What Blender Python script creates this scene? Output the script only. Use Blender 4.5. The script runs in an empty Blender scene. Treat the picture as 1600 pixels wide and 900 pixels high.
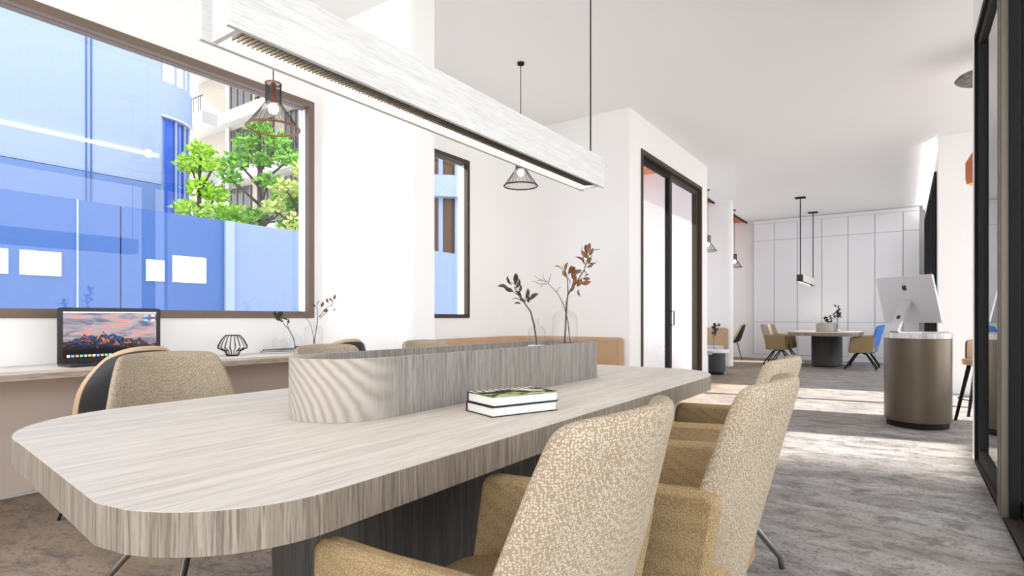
import bpy, bmesh, math, random
from mathutils import Vector, Matrix
PI = math.pi
C = bpy.context.scene.collection
SC = bpy.context.scene

# ------------------------------------------------------------------ camera
cam_d = bpy.data.cameras.new('camera'); cam = bpy.data.objects.new('camera', cam_d); C.objects.link(cam)
YAW = math.atan(612 / 889.0)
cam.location = (0, 0, 1.05); cam.rotation_euler = (PI / 2, 0, YAW)
cam_d.sensor_width = 36; cam_d.lens = 36 * 889 / 1600; cam_d.shift_y = 47 / 1600
cam_d.clip_start = 0.02; cam_d.clip_end = 300
SC.camera = cam
# ------------------------------------------------------------------ world and sun
world = bpy.data.worlds.new('sky'); SC.world = world; world.use_nodes = True
bg = world.node_tree.nodes['Background']
bg.inputs[0].default_value = (0.985, 0.975, 0.98, 1); bg.inputs[1].default_value = 1.6
sun_d = bpy.data.lights.new('sun', 'SUN'); sun = bpy.data.objects.new('sun', sun_d); C.objects.link(sun)
sun_d.energy = 7.5; sun_d.angle = 0.02; sun_d.color = (1, 0.93, 0.84)
sun.rotation_euler = Vector((1, 0.15, -0.6)).to_track_quat('-Z', 'Y').to_euler()
# ------------------------------------------------------------------ exposure
SC.view_settings.view_transform = 'Standard'; SC.view_settings.look = 'None'
SC.view_settings.exposure = 1.2; SC.view_settings.gamma = 1; SC.view_settings.use_curve_mapping = False
SC.cycles.max_bounces = 10; SC.cycles.diffuse_bounces = 6; SC.cycles.transparent_max_bounces = 16
SC.cycles.sample_clamp_indirect = 6

# ------------------------------------------------------------------ materials
MATS = {}
def mat(name, col, rough=.6, metal=0, emit=None, es=0, spec=.5):
    if name in MATS: return MATS[name]
    m = bpy.data.materials.new(name); m.use_nodes = True
    b = m.node_tree.nodes['Principled BSDF']
    b.inputs['Base Color'].default_value = (*col, 1); b.inputs['Roughness'].default_value = rough
    b.inputs['Metallic'].default_value = metal; b.inputs['Specular IOR Level'].default_value = spec
    if emit: b.inputs['Emission Color'].default_value = (*emit, 1); b.inputs['Emission Strength'].default_value = es
    MATS[name] = m
    return m
def nodes(m): return m.node_tree.nodes, m.node_tree.links, m.node_tree.nodes['Principled BSDF']
def coords(N, L, scale, kind='Object', rot=(0, 0, 0)):
    tc = N.new('ShaderNodeTexCoord'); mp = N.new('ShaderNodeMapping')
    mp.inputs['Scale'].default_value = scale; mp.inputs['Rotation'].default_value = rot
    L.new(tc.outputs[kind], mp.inputs['Vector']); return mp.outputs[0]
def noise(N, L, vec, scale, detail=4, rough=.5, dist=0):
    n = N.new('ShaderNodeTexNoise'); n.inputs['Scale'].default_value = scale
    n.inputs['Detail'].default_value = detail; n.inputs['Roughness'].default_value = rough
    n.inputs['Distortion'].default_value = dist
    L.new(vec, n.inputs['Vector']); return n.outputs[0]
def ramp(N, L, fac, stops):
    r = N.new('ShaderNodeValToRGB'); e = r.color_ramp.elements
    while len(e) < len(stops): e.new(.5)
    for i, (p, c) in enumerate(stops): e[i].position = p; e[i].color = (*c, 1)
    L.new(fac, r.inputs[0]); return r.outputs[0]
def mixc(N, L, fac, a, b, mode='MIX'):
    x = N.new('ShaderNodeMix'); x.data_type = 'RGBA'; x.blend_type = mode
    for s, v in ((0, fac), (6, a), (7, b)):
        if hasattr(v, 'is_output') or isinstance(v, bpy.types.NodeSocket): L.new(v, x.inputs[s])
        elif s == 0: x.inputs[0].default_value = v
        else: x.inputs[s].default_value = (*v, 1)
    return x.outputs[2]
def bump(N, L, b, h, strength=.2, dist=.002):
    n = N.new('ShaderNodeBump'); n.inputs['Strength'].default_value = strength; n.inputs['Distance'].default_value = dist
    L.new(h, n.inputs['Height']); L.new(n.outputs[0], b.inputs['Normal'])

def wood(name, scale, c0, c1, c2, rings=False, streak=.85):
    m = mat(name, c1, .55, spec=.35); N, L, b = nodes(m)
    v = coords(N, L, scale)
    a = noise(N, L, v, 1.0, 6, .65, .3)
    col = ramp(N, L, a, [(.3, c0), (.5, c1), (.7, c2)])
    v2 = coords(N, L, tuple(s * 5 for s in scale))
    f = noise(N, L, v2, 1.0, 3, .6)
    col = mixc(N, L, ramp(N, L, f, [(.36, (streak,) * 3), (.52, (0, 0, 0))]), col, tuple(q * .68 for q in c0))
    if rings:
        tc = N.new('ShaderNodeTexCoord'); w = N.new('ShaderNodeTexWave'); w.wave_type = 'RINGS'; w.rings_direction = 'Y'
        mp = N.new('ShaderNodeMapping'); mp.inputs['Location'].default_value = (.14, .03, .04); L.new(tc.outputs['Object'], mp.inputs[0])
        L.new(mp.outputs[0], w.inputs['Vector']); w.inputs['Scale'].default_value = 13; w.inputs['Distortion'].default_value = 1.6
        w.inputs['Detail'].default_value = 3; w.inputs['Detail Scale'].default_value = 2
        rc = ramp(N, L, w.outputs[1], [(.0, (.47, .43, .38)), (.6, (.40, .36, .315)), (1, (.33, .29, .245))])
        sx = N.new('ShaderNodeSeparateXYZ'); L.new(tc.outputs['Object'], sx.inputs[0])
        mr = N.new('ShaderNodeMapRange'); mr.inputs[1].default_value = .1; mr.inputs[2].default_value = .24
        L.new(sx.outputs[1], mr.inputs[0])
        col = mixc(N, L, mr.outputs[0], rc, col)
    L.new(col, b.inputs['Base Color']); bump(N, L, b, f, .15, .001)
    return m
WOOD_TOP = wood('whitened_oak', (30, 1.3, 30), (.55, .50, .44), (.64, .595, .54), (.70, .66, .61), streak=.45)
WOOD_SIDE = wood('shaded_oak_upright', (45, 45, 1.8), (.19, .155, .12), (.275, .23, .185), (.37, .32, .265))  # same oak as the top; side shade put into the darker colour
WOOD_BASE = wood('dark_oak_upright', (45, 45, 1.5), (.035, .031, .027), (.052, .047, .041), (.080, .072, .062))
WOOD_BOX = wood('greyed_oak_box', (45, 45, 1.8), (.21, .19, .17), (.275, .253, .23), (.35, .325, .30), rings=True)
WOOD_BEAM = wood('white_limed_oak', (50, 2.5, 50), (.60, .59, .57), (.67, .665, .65), (.73, .73, .72), streak=.35)
WOOD_ORANGE = wood('orange_cedar', (1.5, 12, 12), (.50, .13, .03), (.75, .22, .06), (.85, .33, .10))

WHITE = mat('white_paint', (.90, .895, .89), .55)
CEIL = mat('white_ceiling_paint', (.90, .895, .89), .5)
WHITE_LAC = mat('white_lacquer', (.80, .81, .84), .35)
BLACK = mat('black_metal', (.012, .012, .012), .65, spec=.15)
BRONZE = mat('dark_bronze_frame', (.06, .048, .038), .6, .1, spec=.25)
BRONZE_L = mat('ribbed_bronze', (.17, .15, .11), .45, .4)
BROWNFR = mat('brown_window_frame', (.17, .125, .095), .45, .2)
STEEL = mat('brushed_steel_leg', (.22, .20, .18), .35, .8)
DARKSHELL = mat('black_plastic_shell', (.022, .022, .024), .5)
TANLEATHER = mat('tan_leather', (.58, .40, .25), .55)
COPPER = mat('copper_wire', (.28, .12, .06), .35, .7)
GREYWIRE = mat('dark_pendant_wire', (.06, .05, .05), .4, .5)
LEDW = mat('warm_led', (1, 1, 1), .5, emit=(1, .86, .62), es=9)
BULB = mat('glowing_bulb', (1, 1, 1), .5, emit=(1, .93, .82), es=14)
ALU = mat('silver_aluminium', (.60, .60, .62), .38, .55)
PAPER = mat('book_pages', (.80, .80, .78), .8)
BLACKCOVER = mat('black_book_cover', (.012, .012, .012), .45)
STEM = mat('dark_twig_bark', (.045, .030, .025), .8)
DRUM = mat('dark_grey_drum', (.03, .033, .04), .5)

def fabric(name, base, dot, scale=130, dotr=.42, stretch=(1, 1, 1)):
    m = mat(name, base, .9, spec=.15); N, L, b = nodes(m)
    v = coords(N, L, tuple(scale * s for s in stretch))
    vo = N.new('ShaderNodeTexVoronoi'); vo.inputs['Scale'].default_value = 1; vo.inputs['Randomness'].default_value = .65
    L.new(v, vo.inputs['Vector'])
    k = ramp(N, L, vo.outputs['Distance'], [(dotr - .08, (1, 1, 1)), (dotr + .06, (0, 0, 0))])
    big = noise(N, L, coords(N, L, (6, 6, 6)), 1, 3)
    c = mixc(N, L, k, base, dot)
    c = mixc(N, L, ramp(N, L, big, [(.3, (0, 0, 0)), (.8, (.35, .35, .35))]), c, tuple(q * .8 for q in base))
    L.new(c, b.inputs['Base Color']); bump(N, L, b, k, .35, .0015)
    return m
FAB_BACK = fabric('dotted_beige_fabric', (.33, .255, .17), (.55, .49, .395), 250, .46)
FAB_SEAT = fabric('golden_beige_fabric', (.29, .20, .10), (.47, .36, .21), 300, .44)
FAB_BLUE_CAST = fabric('blue_light_cast_fabric', (.05, .14, .45), (.12, .25, .60), 150, .40)  # blue stands in for blue light falling on the far chair backs
BENCHFAB = fabric('tan_bench_fabric', (.50, .33, .20), (.60, .43, .28), 260, .4)

def floor_mat():
    m = mat('grey_concrete_floor', (.3, .3, .3), .62, spec=.4); N, L, b = nodes(m)
    v = coords(N, L, (1, 1, 1)); v2 = coords(N, L, (1.0, 3.0, 1), rot=(0, 0, .5))
    a = noise(N, L, v2, 1.6, 8, .65, .6)
    col = ramp(N, L, a, [(.30, (.20, .185, .178)), (.5, (.32, .305, .295)), (.70, (.46, .445, .435))])
    n2 = noise(N, L, v, .55, 3, .5)
    col = mixc(N, L, ramp(N, L, n2, [(.45, (0, 0, 0)), (.7, (.5, .5, .5))]), col, (.33, .26, .20))
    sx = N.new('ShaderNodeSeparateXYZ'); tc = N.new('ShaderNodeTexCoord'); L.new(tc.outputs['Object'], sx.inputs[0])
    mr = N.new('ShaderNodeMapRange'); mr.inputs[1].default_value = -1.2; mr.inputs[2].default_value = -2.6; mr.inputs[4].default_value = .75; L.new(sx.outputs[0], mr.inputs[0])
    col = mixc(N, L, mr.outputs[0], col, mixc(N, L, a, (.17, .11, .065), (.42, .30, .20)))  # warm reflected light towards the window side painted into the floor colour
    sp = noise(N, L, v, 45, 5, .75)
    col = mixc(N, L, ramp(N, L, sp, [(.36, (.9, .9, .9)), (.46, (0, 0, 0))]), col, (.08, .072, .068))
    mid = noise(N, L, coords(N, L, (1, 1.7, 1), rot=(0, 0, .5)), 4.5, 9, .8, .5)
    col = mixc(N, L, ramp(N, L, mid, [(.40, (.8, .8, .8)), (.52, (0, 0, 0))]), col, (.10, .09, .085))
    L.new(col, b.inputs['Base Color'])
    r = ramp(N, L, a, [(.3, (.5, .5, .5)), (.7, (.75, .75, .75))]); L.new(r, b.inputs['Roughness'])
    bump(N, L, b, sp, .2, .003)
    return m
FLOOR = floor_mat()

def glass_mat(name, tint=(1, 1, 1), refl=1.0, rough=.0):
    m = bpy.data.materials.new(name); m.use_nodes = True; N = m.node_tree.nodes; L = m.node_tree.links
    N.clear(); out = N.new('ShaderNodeOutputMaterial'); mx = N.new('ShaderNodeMixShader')
    t = N.new('ShaderNodeBsdfTransparent'); t.inputs[0].default_value = (*tint, 1)
    g = N.new('ShaderNodeBsdfGlossy'); g.inputs['Roughness'].default_value = rough
    fr = N.new('ShaderNodeFresnel'); fr.inputs[0].default_value = 1.5
    ge = N.new('ShaderNodeNewGeometry'); s1 = N.new('ShaderNodeMath'); s1.operation = 'SUBTRACT'; s1.inputs[0].default_value = 1
    L.new(ge.outputs['Backfacing'], s1.inputs[1]); mu = N.new('ShaderNodeMath'); mu.operation = 'MULTIPLY'
    L.new(fr.outputs[0], mu.inputs[0]); L.new(s1.outputs[0], mu.inputs[1])
    m2 = N.new('ShaderNodeMath'); m2.operation = 'MULTIPLY'; m2.inputs[1].default_value = refl; m2.use_clamp = True
    L.new(mu.outputs[0], m2.inputs[0])
    L.new(m2.outputs[0], mx.inputs[0]); L.new(t.outputs[0], mx.inputs[1]); L.new(g.outputs[0], mx.inputs[2]); L.new(mx.outputs[0], out.inputs[0])
    MATS[name] = m; return m
GLASS = glass_mat('window_glass', (.97, .985, 1), 1.3)
DGLASS = glass_mat('door_glass', (.99, .99, 1), .7)
VGLASS = glass_mat('vase_glass', (.985, .985, .985), .7)
SMOKE = glass_mat('smoked_mesh', (.55, .45, .40), 1.0, .2)
BGLASS = glass_mat('blue_bay_glass', (.35, .55, .95), 2.5)

# ------------------------------------------------------------------ mesh helpers
class MB:
    def __init__(s): s.v = []; s.f = []
    def add(s, vs, fs):
        o = len(s.v); s.v += [tuple(p) for p in vs]; s.f += [tuple(i + o for i in q) for q in fs]; return s
    def box(s, x0, x1, y0, y1, z0, z1):
        return s.add([(x0, y0, z0), (x1, y0, z0), (x1, y1, z0), (x0, y1, z0), (x0, y0, z1), (x1, y0, z1), (x1, y1, z1), (x0, y1, z1)],
                     [(0, 3, 2, 1), (4, 5, 6, 7), (0, 1, 5, 4), (1, 2, 6, 5), (2, 3, 7, 6), (3, 0, 4, 7)])
    def prism(s, pts, a0, a1, axis='z'):
        n = len(pts)
        def P(p, a):
            return (p[0], p[1], a) if axis == 'z' else ((a, p[0], p[1]) if axis == 'x' else (p[0], a, p[1]))
        vs = [P(p, a0) for p in pts] + [P(p, a1) for p in pts]
        fs = [tuple(range(n))[::-1], tuple(range(n, 2 * n))] + [(i, (i + 1) % n, n + (i + 1) % n, n + i) for i in range(n)]
        if axis == 'y': fs = [q[::-1] for q in fs]
        return s.add(vs, fs)
    def ring(s, outer, inner, z0, z1):
        n = len(outer); vs = [(*p, z0) for p in outer] + [(*p, z0) for p in inner] + [(*p, z1) for p in outer] + [(*p, z1) for p in inner]
        fs = []
        for i in range(n):
            j = (i + 1) % n
            fs += [(i, n + i, n + j, j), (2 * n + i, 2 * n + j, 3 * n + j, 3 * n + i), (i, j, 2 * n + j, 2 * n + i), (n + j, n + i, 3 * n + i, 3 * n + j)]
        return s.add(vs, fs)
    def tube(s, pts, r, seg=8, caps=True):
        pts = [Vector(p) for p in pts]; n = len(pts); rs = r if isinstance(r, (list, tuple)) else [r] * n
        vs = []; up = None
        for i, p in enumerate(pts):
            t = (pts[min(i + 1, n - 1)] - pts[max(i - 1, 0)]).normalized()
            if up is None: up = Vector((0, 0, 1)) if abs(t.z) < .9 else Vector((1, 0, 0))
            a = t.cross(up).normalized(); up = a.cross(t).normalized()
            for k in range(seg):
                th = 2 * PI * k / seg; vs.append(p + (a * math.cos(th) + up * math.sin(th)) * rs[i])
        fs = [(i * seg + k, i * seg + (k + 1) % seg, (i + 1) * seg + (k + 1) % seg, (i + 1) * seg + k) for i in range(n - 1) for k in range(seg)]
        fs = [q[::-1] for q in fs]
        if caps: fs += [tuple(range(seg)), tuple(range((n - 1) * seg, n * seg))[::-1]]
        return s.add(vs, fs)
    def lathe(s, prof, c=(0, 0, 0), seg=24, close=True):
        n = len(prof); vs = [(c[0] + r * math.cos(2 * PI * k / seg), c[1] + r * math.sin(2 * PI * k / seg), c[2] + z) for r, z in prof for k in range(seg)]
        fs = [(i * seg + k, i * seg + (k + 1) % seg, (i + 1) * seg + (k + 1) % seg, (i + 1) * seg + k) for i in range(n - 1) for k in range(seg)]
        if close: fs += [tuple(range(seg))[::-1], tuple(range((n - 1) * seg, n * seg))]
        return s.add(vs, fs)
    def torus(s, c, R, r, seg=32, m=8):
        vs = [(c[0] + (R + r * math.cos(b)) * math.cos(a), c[1] + (R + r * math.cos(b)) * math.sin(a), c[2] + r * math.sin(b))
              for a in [2 * PI * i / seg for i in range(seg)] for b in [2 * PI * j / m for j in range(m)]]
        fs = [(i * m + j, ((i + 1) % seg) * m + j, ((i + 1) % seg) * m + (j + 1) % m, i * m + (j + 1) % m) for i in range(seg) for j in range(m)]
        return s.add(vs, fs)
    def build(s, name, m, parent=None, smooth=False, bevel=0, sub=0, label=None, loc=None, rot=None):
        me = bpy.data.meshes.new(name); me.from_pydata([tuple(p) for p in s.v], [], s.f); me.update()
        if len(s.v) < 60000 and not getattr(s, 'raw', False):
            b = bmesh.new(); b.from_mesh(me); bmesh.ops.recalc_face_normals(b, faces=b.faces); b.to_mesh(me); b.free()
        o = bpy.data.objects.new(name, me); C.objects.link(o); me.materials.append(m)
        if parent: o.parent = parent
        if loc: o.location = loc
        if rot is not None: o.rotation_euler = (0, 0, rot)
        if smooth is True:
            for p in me.polygons: p.use_smooth = True
        elif smooth:   # angle
            for p in me.polygons: p.use_smooth = True
            me.set_sharp_from_angle(angle=smooth)
        if bevel:
            bv = o.modifiers.new('bevel', 'BEVEL'); bv.width = bevel; bv.segments = 2; bv.limit_method = 'ANGLE'
        if sub:
            sb = o.modifiers.new('subdivision', 'SUBSURF'); sb.levels = sub; sb.render_levels = sub
        if label: o['label'] = label
        return o
def box(name, m, x0, x1, y0, y1, z0, z1, parent=None, bevel=0, **k): return MB().box(x0, x1, y0, y1, z0, z1).build(name, m, parent, bevel=bevel, **k)
def tag(o, label, cat, group=None, kind=None):
    o['label'] = label; o['category'] = cat
    if group: o['group'] = group
    if kind: o['kind'] = kind
    return o
def thing(name, label, cat, loc=(0, 0, 0), rot=0, group=None):
    o = bpy.data.objects.new(name, None); C.objects.link(o); o.empty_display_size = .1
    o.location = loc; o.rotation_euler = (0, 0, rot); return tag(o, label, cat, group)
def struct(o, label=None, cat=None):
    o['kind'] = 'structure'
    if label: o['label'] = label
    if cat: o['category'] = cat
    return o
def sempty(name, loc=(0, 0, 0), label=None, cat=None):
    o = bpy.data.objects.new(name, None); C.objects.link(o); o.location = loc; return struct(o, label, cat)
def dup(root, loc, rot, label, group=None):
    r = root.copy(); C.objects.link(r); r.location = loc; r.rotation_euler = (0, 0, rot); r['label'] = label
    if group: r['group'] = group
    for ch in list(root.children):
        c = ch.copy(); C.objects.link(c); c.parent = r
        for g in ch.children:
            d = g.copy(); C.objects.link(d); d.parent = c
    return r
def arc(cx, cy, r, a0, a1, n=10):
    return [(cx + r * math.cos(math.radians(a0 + (a1 - a0) * i / n)), cy + r * math.sin(math.radians(a0 + (a1 - a0) * i / n))) for i in range(n + 1)]
def rrect(x0, x1, y0, y1, r, n=8):
    rs = r if isinstance(r, (list, tuple)) else [r] * 4   # sw, se, ne, nw
    return arc(x0 + rs[0], y0 + rs[0], rs[0], 180, 270, n) + arc(x1 - rs[1], y0 + rs[1], rs[1], 270, 360, n) + \
        arc(x1 - rs[2], y1 - rs[2], rs[2], 0, 90, n) + arc(x0 + rs[3], y1 - rs[3], rs[3], 90, 180, n)
def frame_x(mb, x0, x1, y0, y1, z0, z1, w, wb=None):   # a window frame lying in a wall of constant x
    wb = w if wb is None else wb
    mb.box(x0, x1, y0, y1, z1 - w, z1); mb.box(x0, x1, y0, y1, z0, z0 + wb)
    mb.box(x0, x1, y0, y0 + w, z0 + wb, z1 - w); mb.box(x0, x1, y1 - w, y1, z0 + wb, z1 - w)
    return mb
H = 3.6

# ------------------------------------------------------------------ setting
struct(MB().box(-4.6, 3.2, -3.0, 16.2, -.12, 0).build('floor', FLOOR), 'grey mottled concrete floor of the room', 'floor')
struct(MB().box(-4.45, 3.2, -3.0, 9.75, H, H + .2).box(-3.43, 3.2, 9.75, 16.2, H, H + .2).box(-4.45, -3.43, 16.05, 16.2, H, H + .2).build('ceiling', CEIL),
       'smooth white ceiling', 'ceiling')
box('trim_1', BLACK, -3.46, -3.43, 9.75, 16.05, H - .03, H + .05); struct(bpy.data.objects['trim_1'], 'black edge strip between white ceiling and orange wood soffit', 'trim')
WX = -4.3
# window wall
w = MB(); w.box(WX - .15, WX, -3.0, 3.3, 0, 1.05); w.box(WX - .15, WX, -3.0, 3.3, 2.955, H)
w.box(WX - .15, WX, -3.0, -1.6, 1.05, 2.955); w.box(WX - .15, WX, 3.152, 3.3, 1.05, 2.955)
w.box(WX - .15, WX, 3.3, 3.42, 0, H); w.box(WX - .15, WX, 3.42, 5.34, 0, 1.05); w.box(WX - .15, WX, 3.42, 5.34, 2.935, H)
w.box(WX - .15, WX, 5.34, 6.0, 0, H)
struct(w.build('wall_left', WHITE), 'long white wall holding the big picture window', 'wall')
def window(name, y0, y1, z0, z1, label, w=.05, fm=BROWNFR):
    e = sempty(name, (WX, 0, 0), label, 'window')
    f = MB(); frame_x(f, -.045, .012, y0, y1, z0, z1, w); f.build('window_frame', fm, e, bevel=.003)
    f = MB(); frame_x(f, -.15, -.046, y0, y1, z0, z1, w - .012); f.build('window_jamb', WHITE, e)
    MB().box(-.114, -.046, y0 + .01, y1 - .01, z1 - w - .002, z1 - w + .011).build('window_head', fm, e)
    MB().box(-.125, -.115, y0 + w - .012, y1 - w + .012, z0 + w - .012, z1 - w + .012).build('glass_pane', GLASS, e)
    return e
window('window_1', -1.6, 3.152, 1.05, 2.955, 'large picture window in a brown metal frame behind the counter', .058)
window('window_2', 3.42, 5.34, 1.05, 2.935, 'narrow tall window beside the white fin wall', .045, BRONZE)
# fin wall between counter and bench nook
fin = [(WX, 3.2), (-3.22, 3.2), (-3.22, 3.02)] + arc(-3.14, 3.12, .10, 270, 360, 8) + [(-3.04, 3.34), (WX, 3.34)]
struct(MB().prism(fin, 0, H).build('wall_fin', WHITE, smooth=math.radians(25)), 'white fin wall with a rounded end beside the picture window', 'wall')
# nook back wall with a curved inner corner
pts = [(WX - .15, 6.0), (WX, 6.0)] + arc(WX + .47, 6.0, .47, 180, 90, 10) + [(-2.73, 6.47), (-2.73, 6.62), (WX - .15, 6.62)]
struct(MB().prism(pts, 0, H).build('wall_back', WHITE, smooth=math.radians(25)), 'white wall with a curved corner behind the bench', 'wall')
# door wall
DX = -2.73
w = MB(); w.box(DX - .15, DX, 6.62, 6.83, 0, H); w.box(DX - .15, DX, 9.44, 9.78, 0, H); w.box(DX - .15, DX, 6.83, 9.44, 3.19, H)
struct(w.build('wall_door', WHITE), 'white wall around the tall double glass door', 'wall')
d = sempty('door_1', (DX, 0, 0), 'tall double glass door in dark bronze frame leading to white terrace', 'door')
f = MB(); frame_x(f, -.14, .014, 6.83, 9.44, 0, 3.19, .06); f.build('door_frame', BRONZE, d, bevel=.003)
for (a, b_) in ((6.89, 8.05), (8.05, 9.38)):
    lf = MB(); frame_x(lf, -.10, -.04, a, b_, .02, 3.13, .07); lf.build('door_leaf', BLACK if a < 7 else BRONZE, d, bevel=.003)
    MB().box(-.075, -.065, a + .07, b_ - .07, .09, 3.06).build('glass_pane', DGLASS, d)
h = MB(); h.tube([(-.03, 8.0, .95), (.03, 8.0, .95), (.03, 8.0, 1.15), (-.03, 8.0, 1.15)], .009); h.build('door_handle', BLACK, d, True)
# terrace partition, columns and far walls
t_ = MB().box(-5.3, DX - .15, 9.62, 9.78, 0, H); struct(t_.build('wall_terrace', WHITE), 'white wall beyond the double glass door', 'wall')
p = [(-4.6, 12.85)] + arc(-3.16, 12.95, .10, 270, 450, 10) + [(-4.6, 13.05)]
struct(MB().prism(p, 0, H).build('wall_nook', WHITE, smooth=math.radians(25)), 'white partition with a rounded end behind the small round tables', 'wall')
struct(MB().box(-4.6, -3.28, 16.05, 16.2, 0, H).box(-4.65, -4.55, 14.8, 16.05, 0, H).build('wall_nook_end', WHITE), 'white end wall with an added sun blocking side piece behind the black shell chair', 'wall')  # short side wall added in place of glazing to keep sun off the cabinets
struct(MB().box(-3.3, .6, 16.1, 16.25, 0, H).build('wall_far', WHITE), 'white wall at the far end behind the cabinets', 'wall')
wo = MB().box(-4.5, -3.43, 6.6, 9.7, H - .02, H + .1).box(-4.6, -3.46, 9.78, 16.05, H + .01, H + .1)
struct(wo.build('ceiling_wood', WOOD_ORANGE), 'orange wooden soffit over the side bays', 'ceiling')
for i, (a, b_) in enumerate(((9.78, 12.85), (13.05, 14.8))):
    e = sempty(f'window_{3+i}', (-4.6, 0, 0), ('tall glazing behind the bay of the small round tables', 'tall glazing behind the bay of the black shell chair')[i], 'window')
    f = MB(); frame_x(f, -.05, .03, a, b_, 0, H, .06); f.box(-.05, .03, (a + b_) / 2 - .03, (a + b_) / 2 + .03, .06, H - .06); f.build('window_frame', BRONZE, e)
    MB().box(-.015, -.005, a + .06, b_ - .06, .06, H - .06).build('glass_pane', GLASS, e)
ls = MB().box(.36, .39, 10.2, 15.8, 3.50, 3.53).build('added_ceiling_glow', mat('added_glow', (1, 1, 1), .5, emit=(1, .98, .95), es=3.5)); tag(ls, 'added thin glowing strip brightening the ceiling above the far black windows', 'light strip')  # glowing strip added to brighten the ceiling in place of window light
# right side: sliding glass door, recess, far windows
RX = .43
w = MB(); w.box(RX, RX + .16, 5.36, 5.52, 0, H); w.box(RX, RX + .16, -3.0, 5.36, 3.12, H)
struct(w.build('wall_right', WHITE), 'white wall above and behind the sliding glass door', 'wall')
d = sempty('door_2', (RX, 0, 0), 'tall sliding glass door in dark bronze frame on the right', 'door')
f = MB(); frame_x(f, -.004, .13, -2.9, 5.36, 0, 3.12, .05, .02); f.build('door_frame', BLACK, d, bevel=.003)
for a, b_, xx in ((3.84, 5.30, .035), (1.5, 3.95, .085), (-.7, 1.6, .035), (-2.85, -.6, .085)):
    lf = MB(); frame_x(lf, xx - .02, xx + .025, a, b_, .02, 3.07, .07, .09); lf.build('door_leaf', BLACK, d, bevel=.003)
    MB().box(xx, xx + .01, a + .07, b_ - .07, .11, 3.0).build('glass_pane', GLASS, d)
st = MB(); [st.box(-.012 - .004 * (k % 2), .06, 3.86 + .035 * k, 3.89 + .035 * k, .02, 3.07) for k in range(4)]
st.build('ribbed_mullion', BRONZE_L, d, label='ribbed bronze mullion')
tr = MB(); [tr.box(-.004, .13, -2.9, 5.3, .0, .022) for _ in (0,)]; tr.box(.055, .062, -2.85, 5.3, .022, .032); tr.build('floor_track', BRONZE, d)
struct(MB().box(.40, 3.2, 10.0, 10.12, 0, H).build('wall_reception', WHITE), 'white wall behind the reception desk', 'wall')
w = MB(); w.box(.40, .55, 10.12, 10.4, 0, H); w.box(.40, .55, 15.4, 16.1, 0, H); w.box(.40, .55, 10.4, 15.4, 3.2, H)
struct(w.build('wall_far_right', WHITE), 'white wall around the far black framed windows', 'wall')
e = sempty('window_5', (.40, 0, 0), 'row of tall black framed windows near the far wall', 'window')
f = MB(); frame_x(f, -.03, .10, 10.4, 15.4, 0, 3.2, .09)
for k in range(1, 5): f.box(-.03, .10, 10.4 + k - .05, 10.4 + k + .05, .09, 3.11)
f.build('window_frame', BLACK, e)
MB().box(.03, .04, 10.49, 15.31, .09, 3.11).build('glass_pane', GLASS, e)
w = MB(); w.box(3.05, 3.2, 5.52, 10.0, 2.9, H); w.box(3.05, 3.2, 5.52, 10.0, 0, .3); w.box(3.05, 3.2, 5.36, 5.6, 0, H); w.box(RX + .16, 3.2, 5.36, 5.52, 0, H); w.box(3.05, 3.2, 9.6, 10.0, .3, 2.9)
struct(w.build('wall_reception_side', WHITE), 'white outer wall of the reception area', 'wall')
struct(MB().box(-60, 60, -60, 80, -.3, -.13).build('ground', mat('pale_paving', (.74, .73, .71), .8)), 'pale paved ground outside', 'ground')

# ------------------------------------------------------------------ main table
def table(loc, length, label, bl, detail=True):
    t = thing('table', label, 'table', loc)
    L_ = length
    # local origin: centre X, near edge at y=0
    out = []
    def sup(cx, cy, rx, ry, a0, a1, n=14): return [(cx + rx * math.cos(math.radians(a0 + (a1 - a0) * i / n)), cy + ry * math.sin(math.radians(a0 + (a1 - a0) * i / n))) for i in range(n + 1)]
    hw = .70
    out = sup(-hw + .42, .42, .42, .42, 180, 270) + sup(hw - .34, .42, .34, .42, 270, 360) + sup(hw - .34, L_ - .42, .34, .42, 0, 90) + sup(-hw + .42, L_ - .42, .42, .42, 90, 180)
    out = TABLE_OUT(L_)
    MB().prism(out, .7492, .75).build('tabletop_surface', WOOD_TOP, t)
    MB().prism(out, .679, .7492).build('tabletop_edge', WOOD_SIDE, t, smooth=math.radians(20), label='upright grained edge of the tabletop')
    r = .26; base = arc(0.02, .615 + r, r, 180, 360, 20) + [(.28, L_ - .55), (-.24, L_ - .55)]
    MB().prism(base, .03, .679).build('base', WOOD_BASE, t, smooth=math.radians(25), label='dark grained oak base')
    base2 = [(x * .9 + .002, (y - L_ / 2) * .98 + L_ / 2) for x, y in base]
    MB().prism(base2, 0, .03).build('plinth', BLACK, t)
    return t
def TABLE_OUT(L_):
    # rounded slab, near corners broad, small straight end
    hw = .69
    pts = []
    def corner(cx, cy, sx, sy, rx, ry, a0, a1, n=12, e=2.0):
        for i in range(n + 1):
            a = math.radians(a0 + (a1 - a0) * i / n); c, s = math.cos(a), math.sin(a)
            pts.append((cx + rx * math.copysign(abs(c) ** (2 / e), c), cy + ry * math.copysign(abs(s) ** (2 / e), s)))
    corner(-.25, .47, 0, 0, .40, .40, 180, 270); pts.append((.425, -.007))
    corner(.42, .25, 0, 0, .27, .257, 288, 360, 10)
    corner(.40, L_ - .46, 0, 0, .29, .42, 0, 90); corner(-.28, L_ - .45, 0, 0, .42, .42, 90, 180)
    return pts
table((-1.51, .385, 0), 3.0, 'large whitened oak table with rounded corners in the foreground', 'table')
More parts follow.
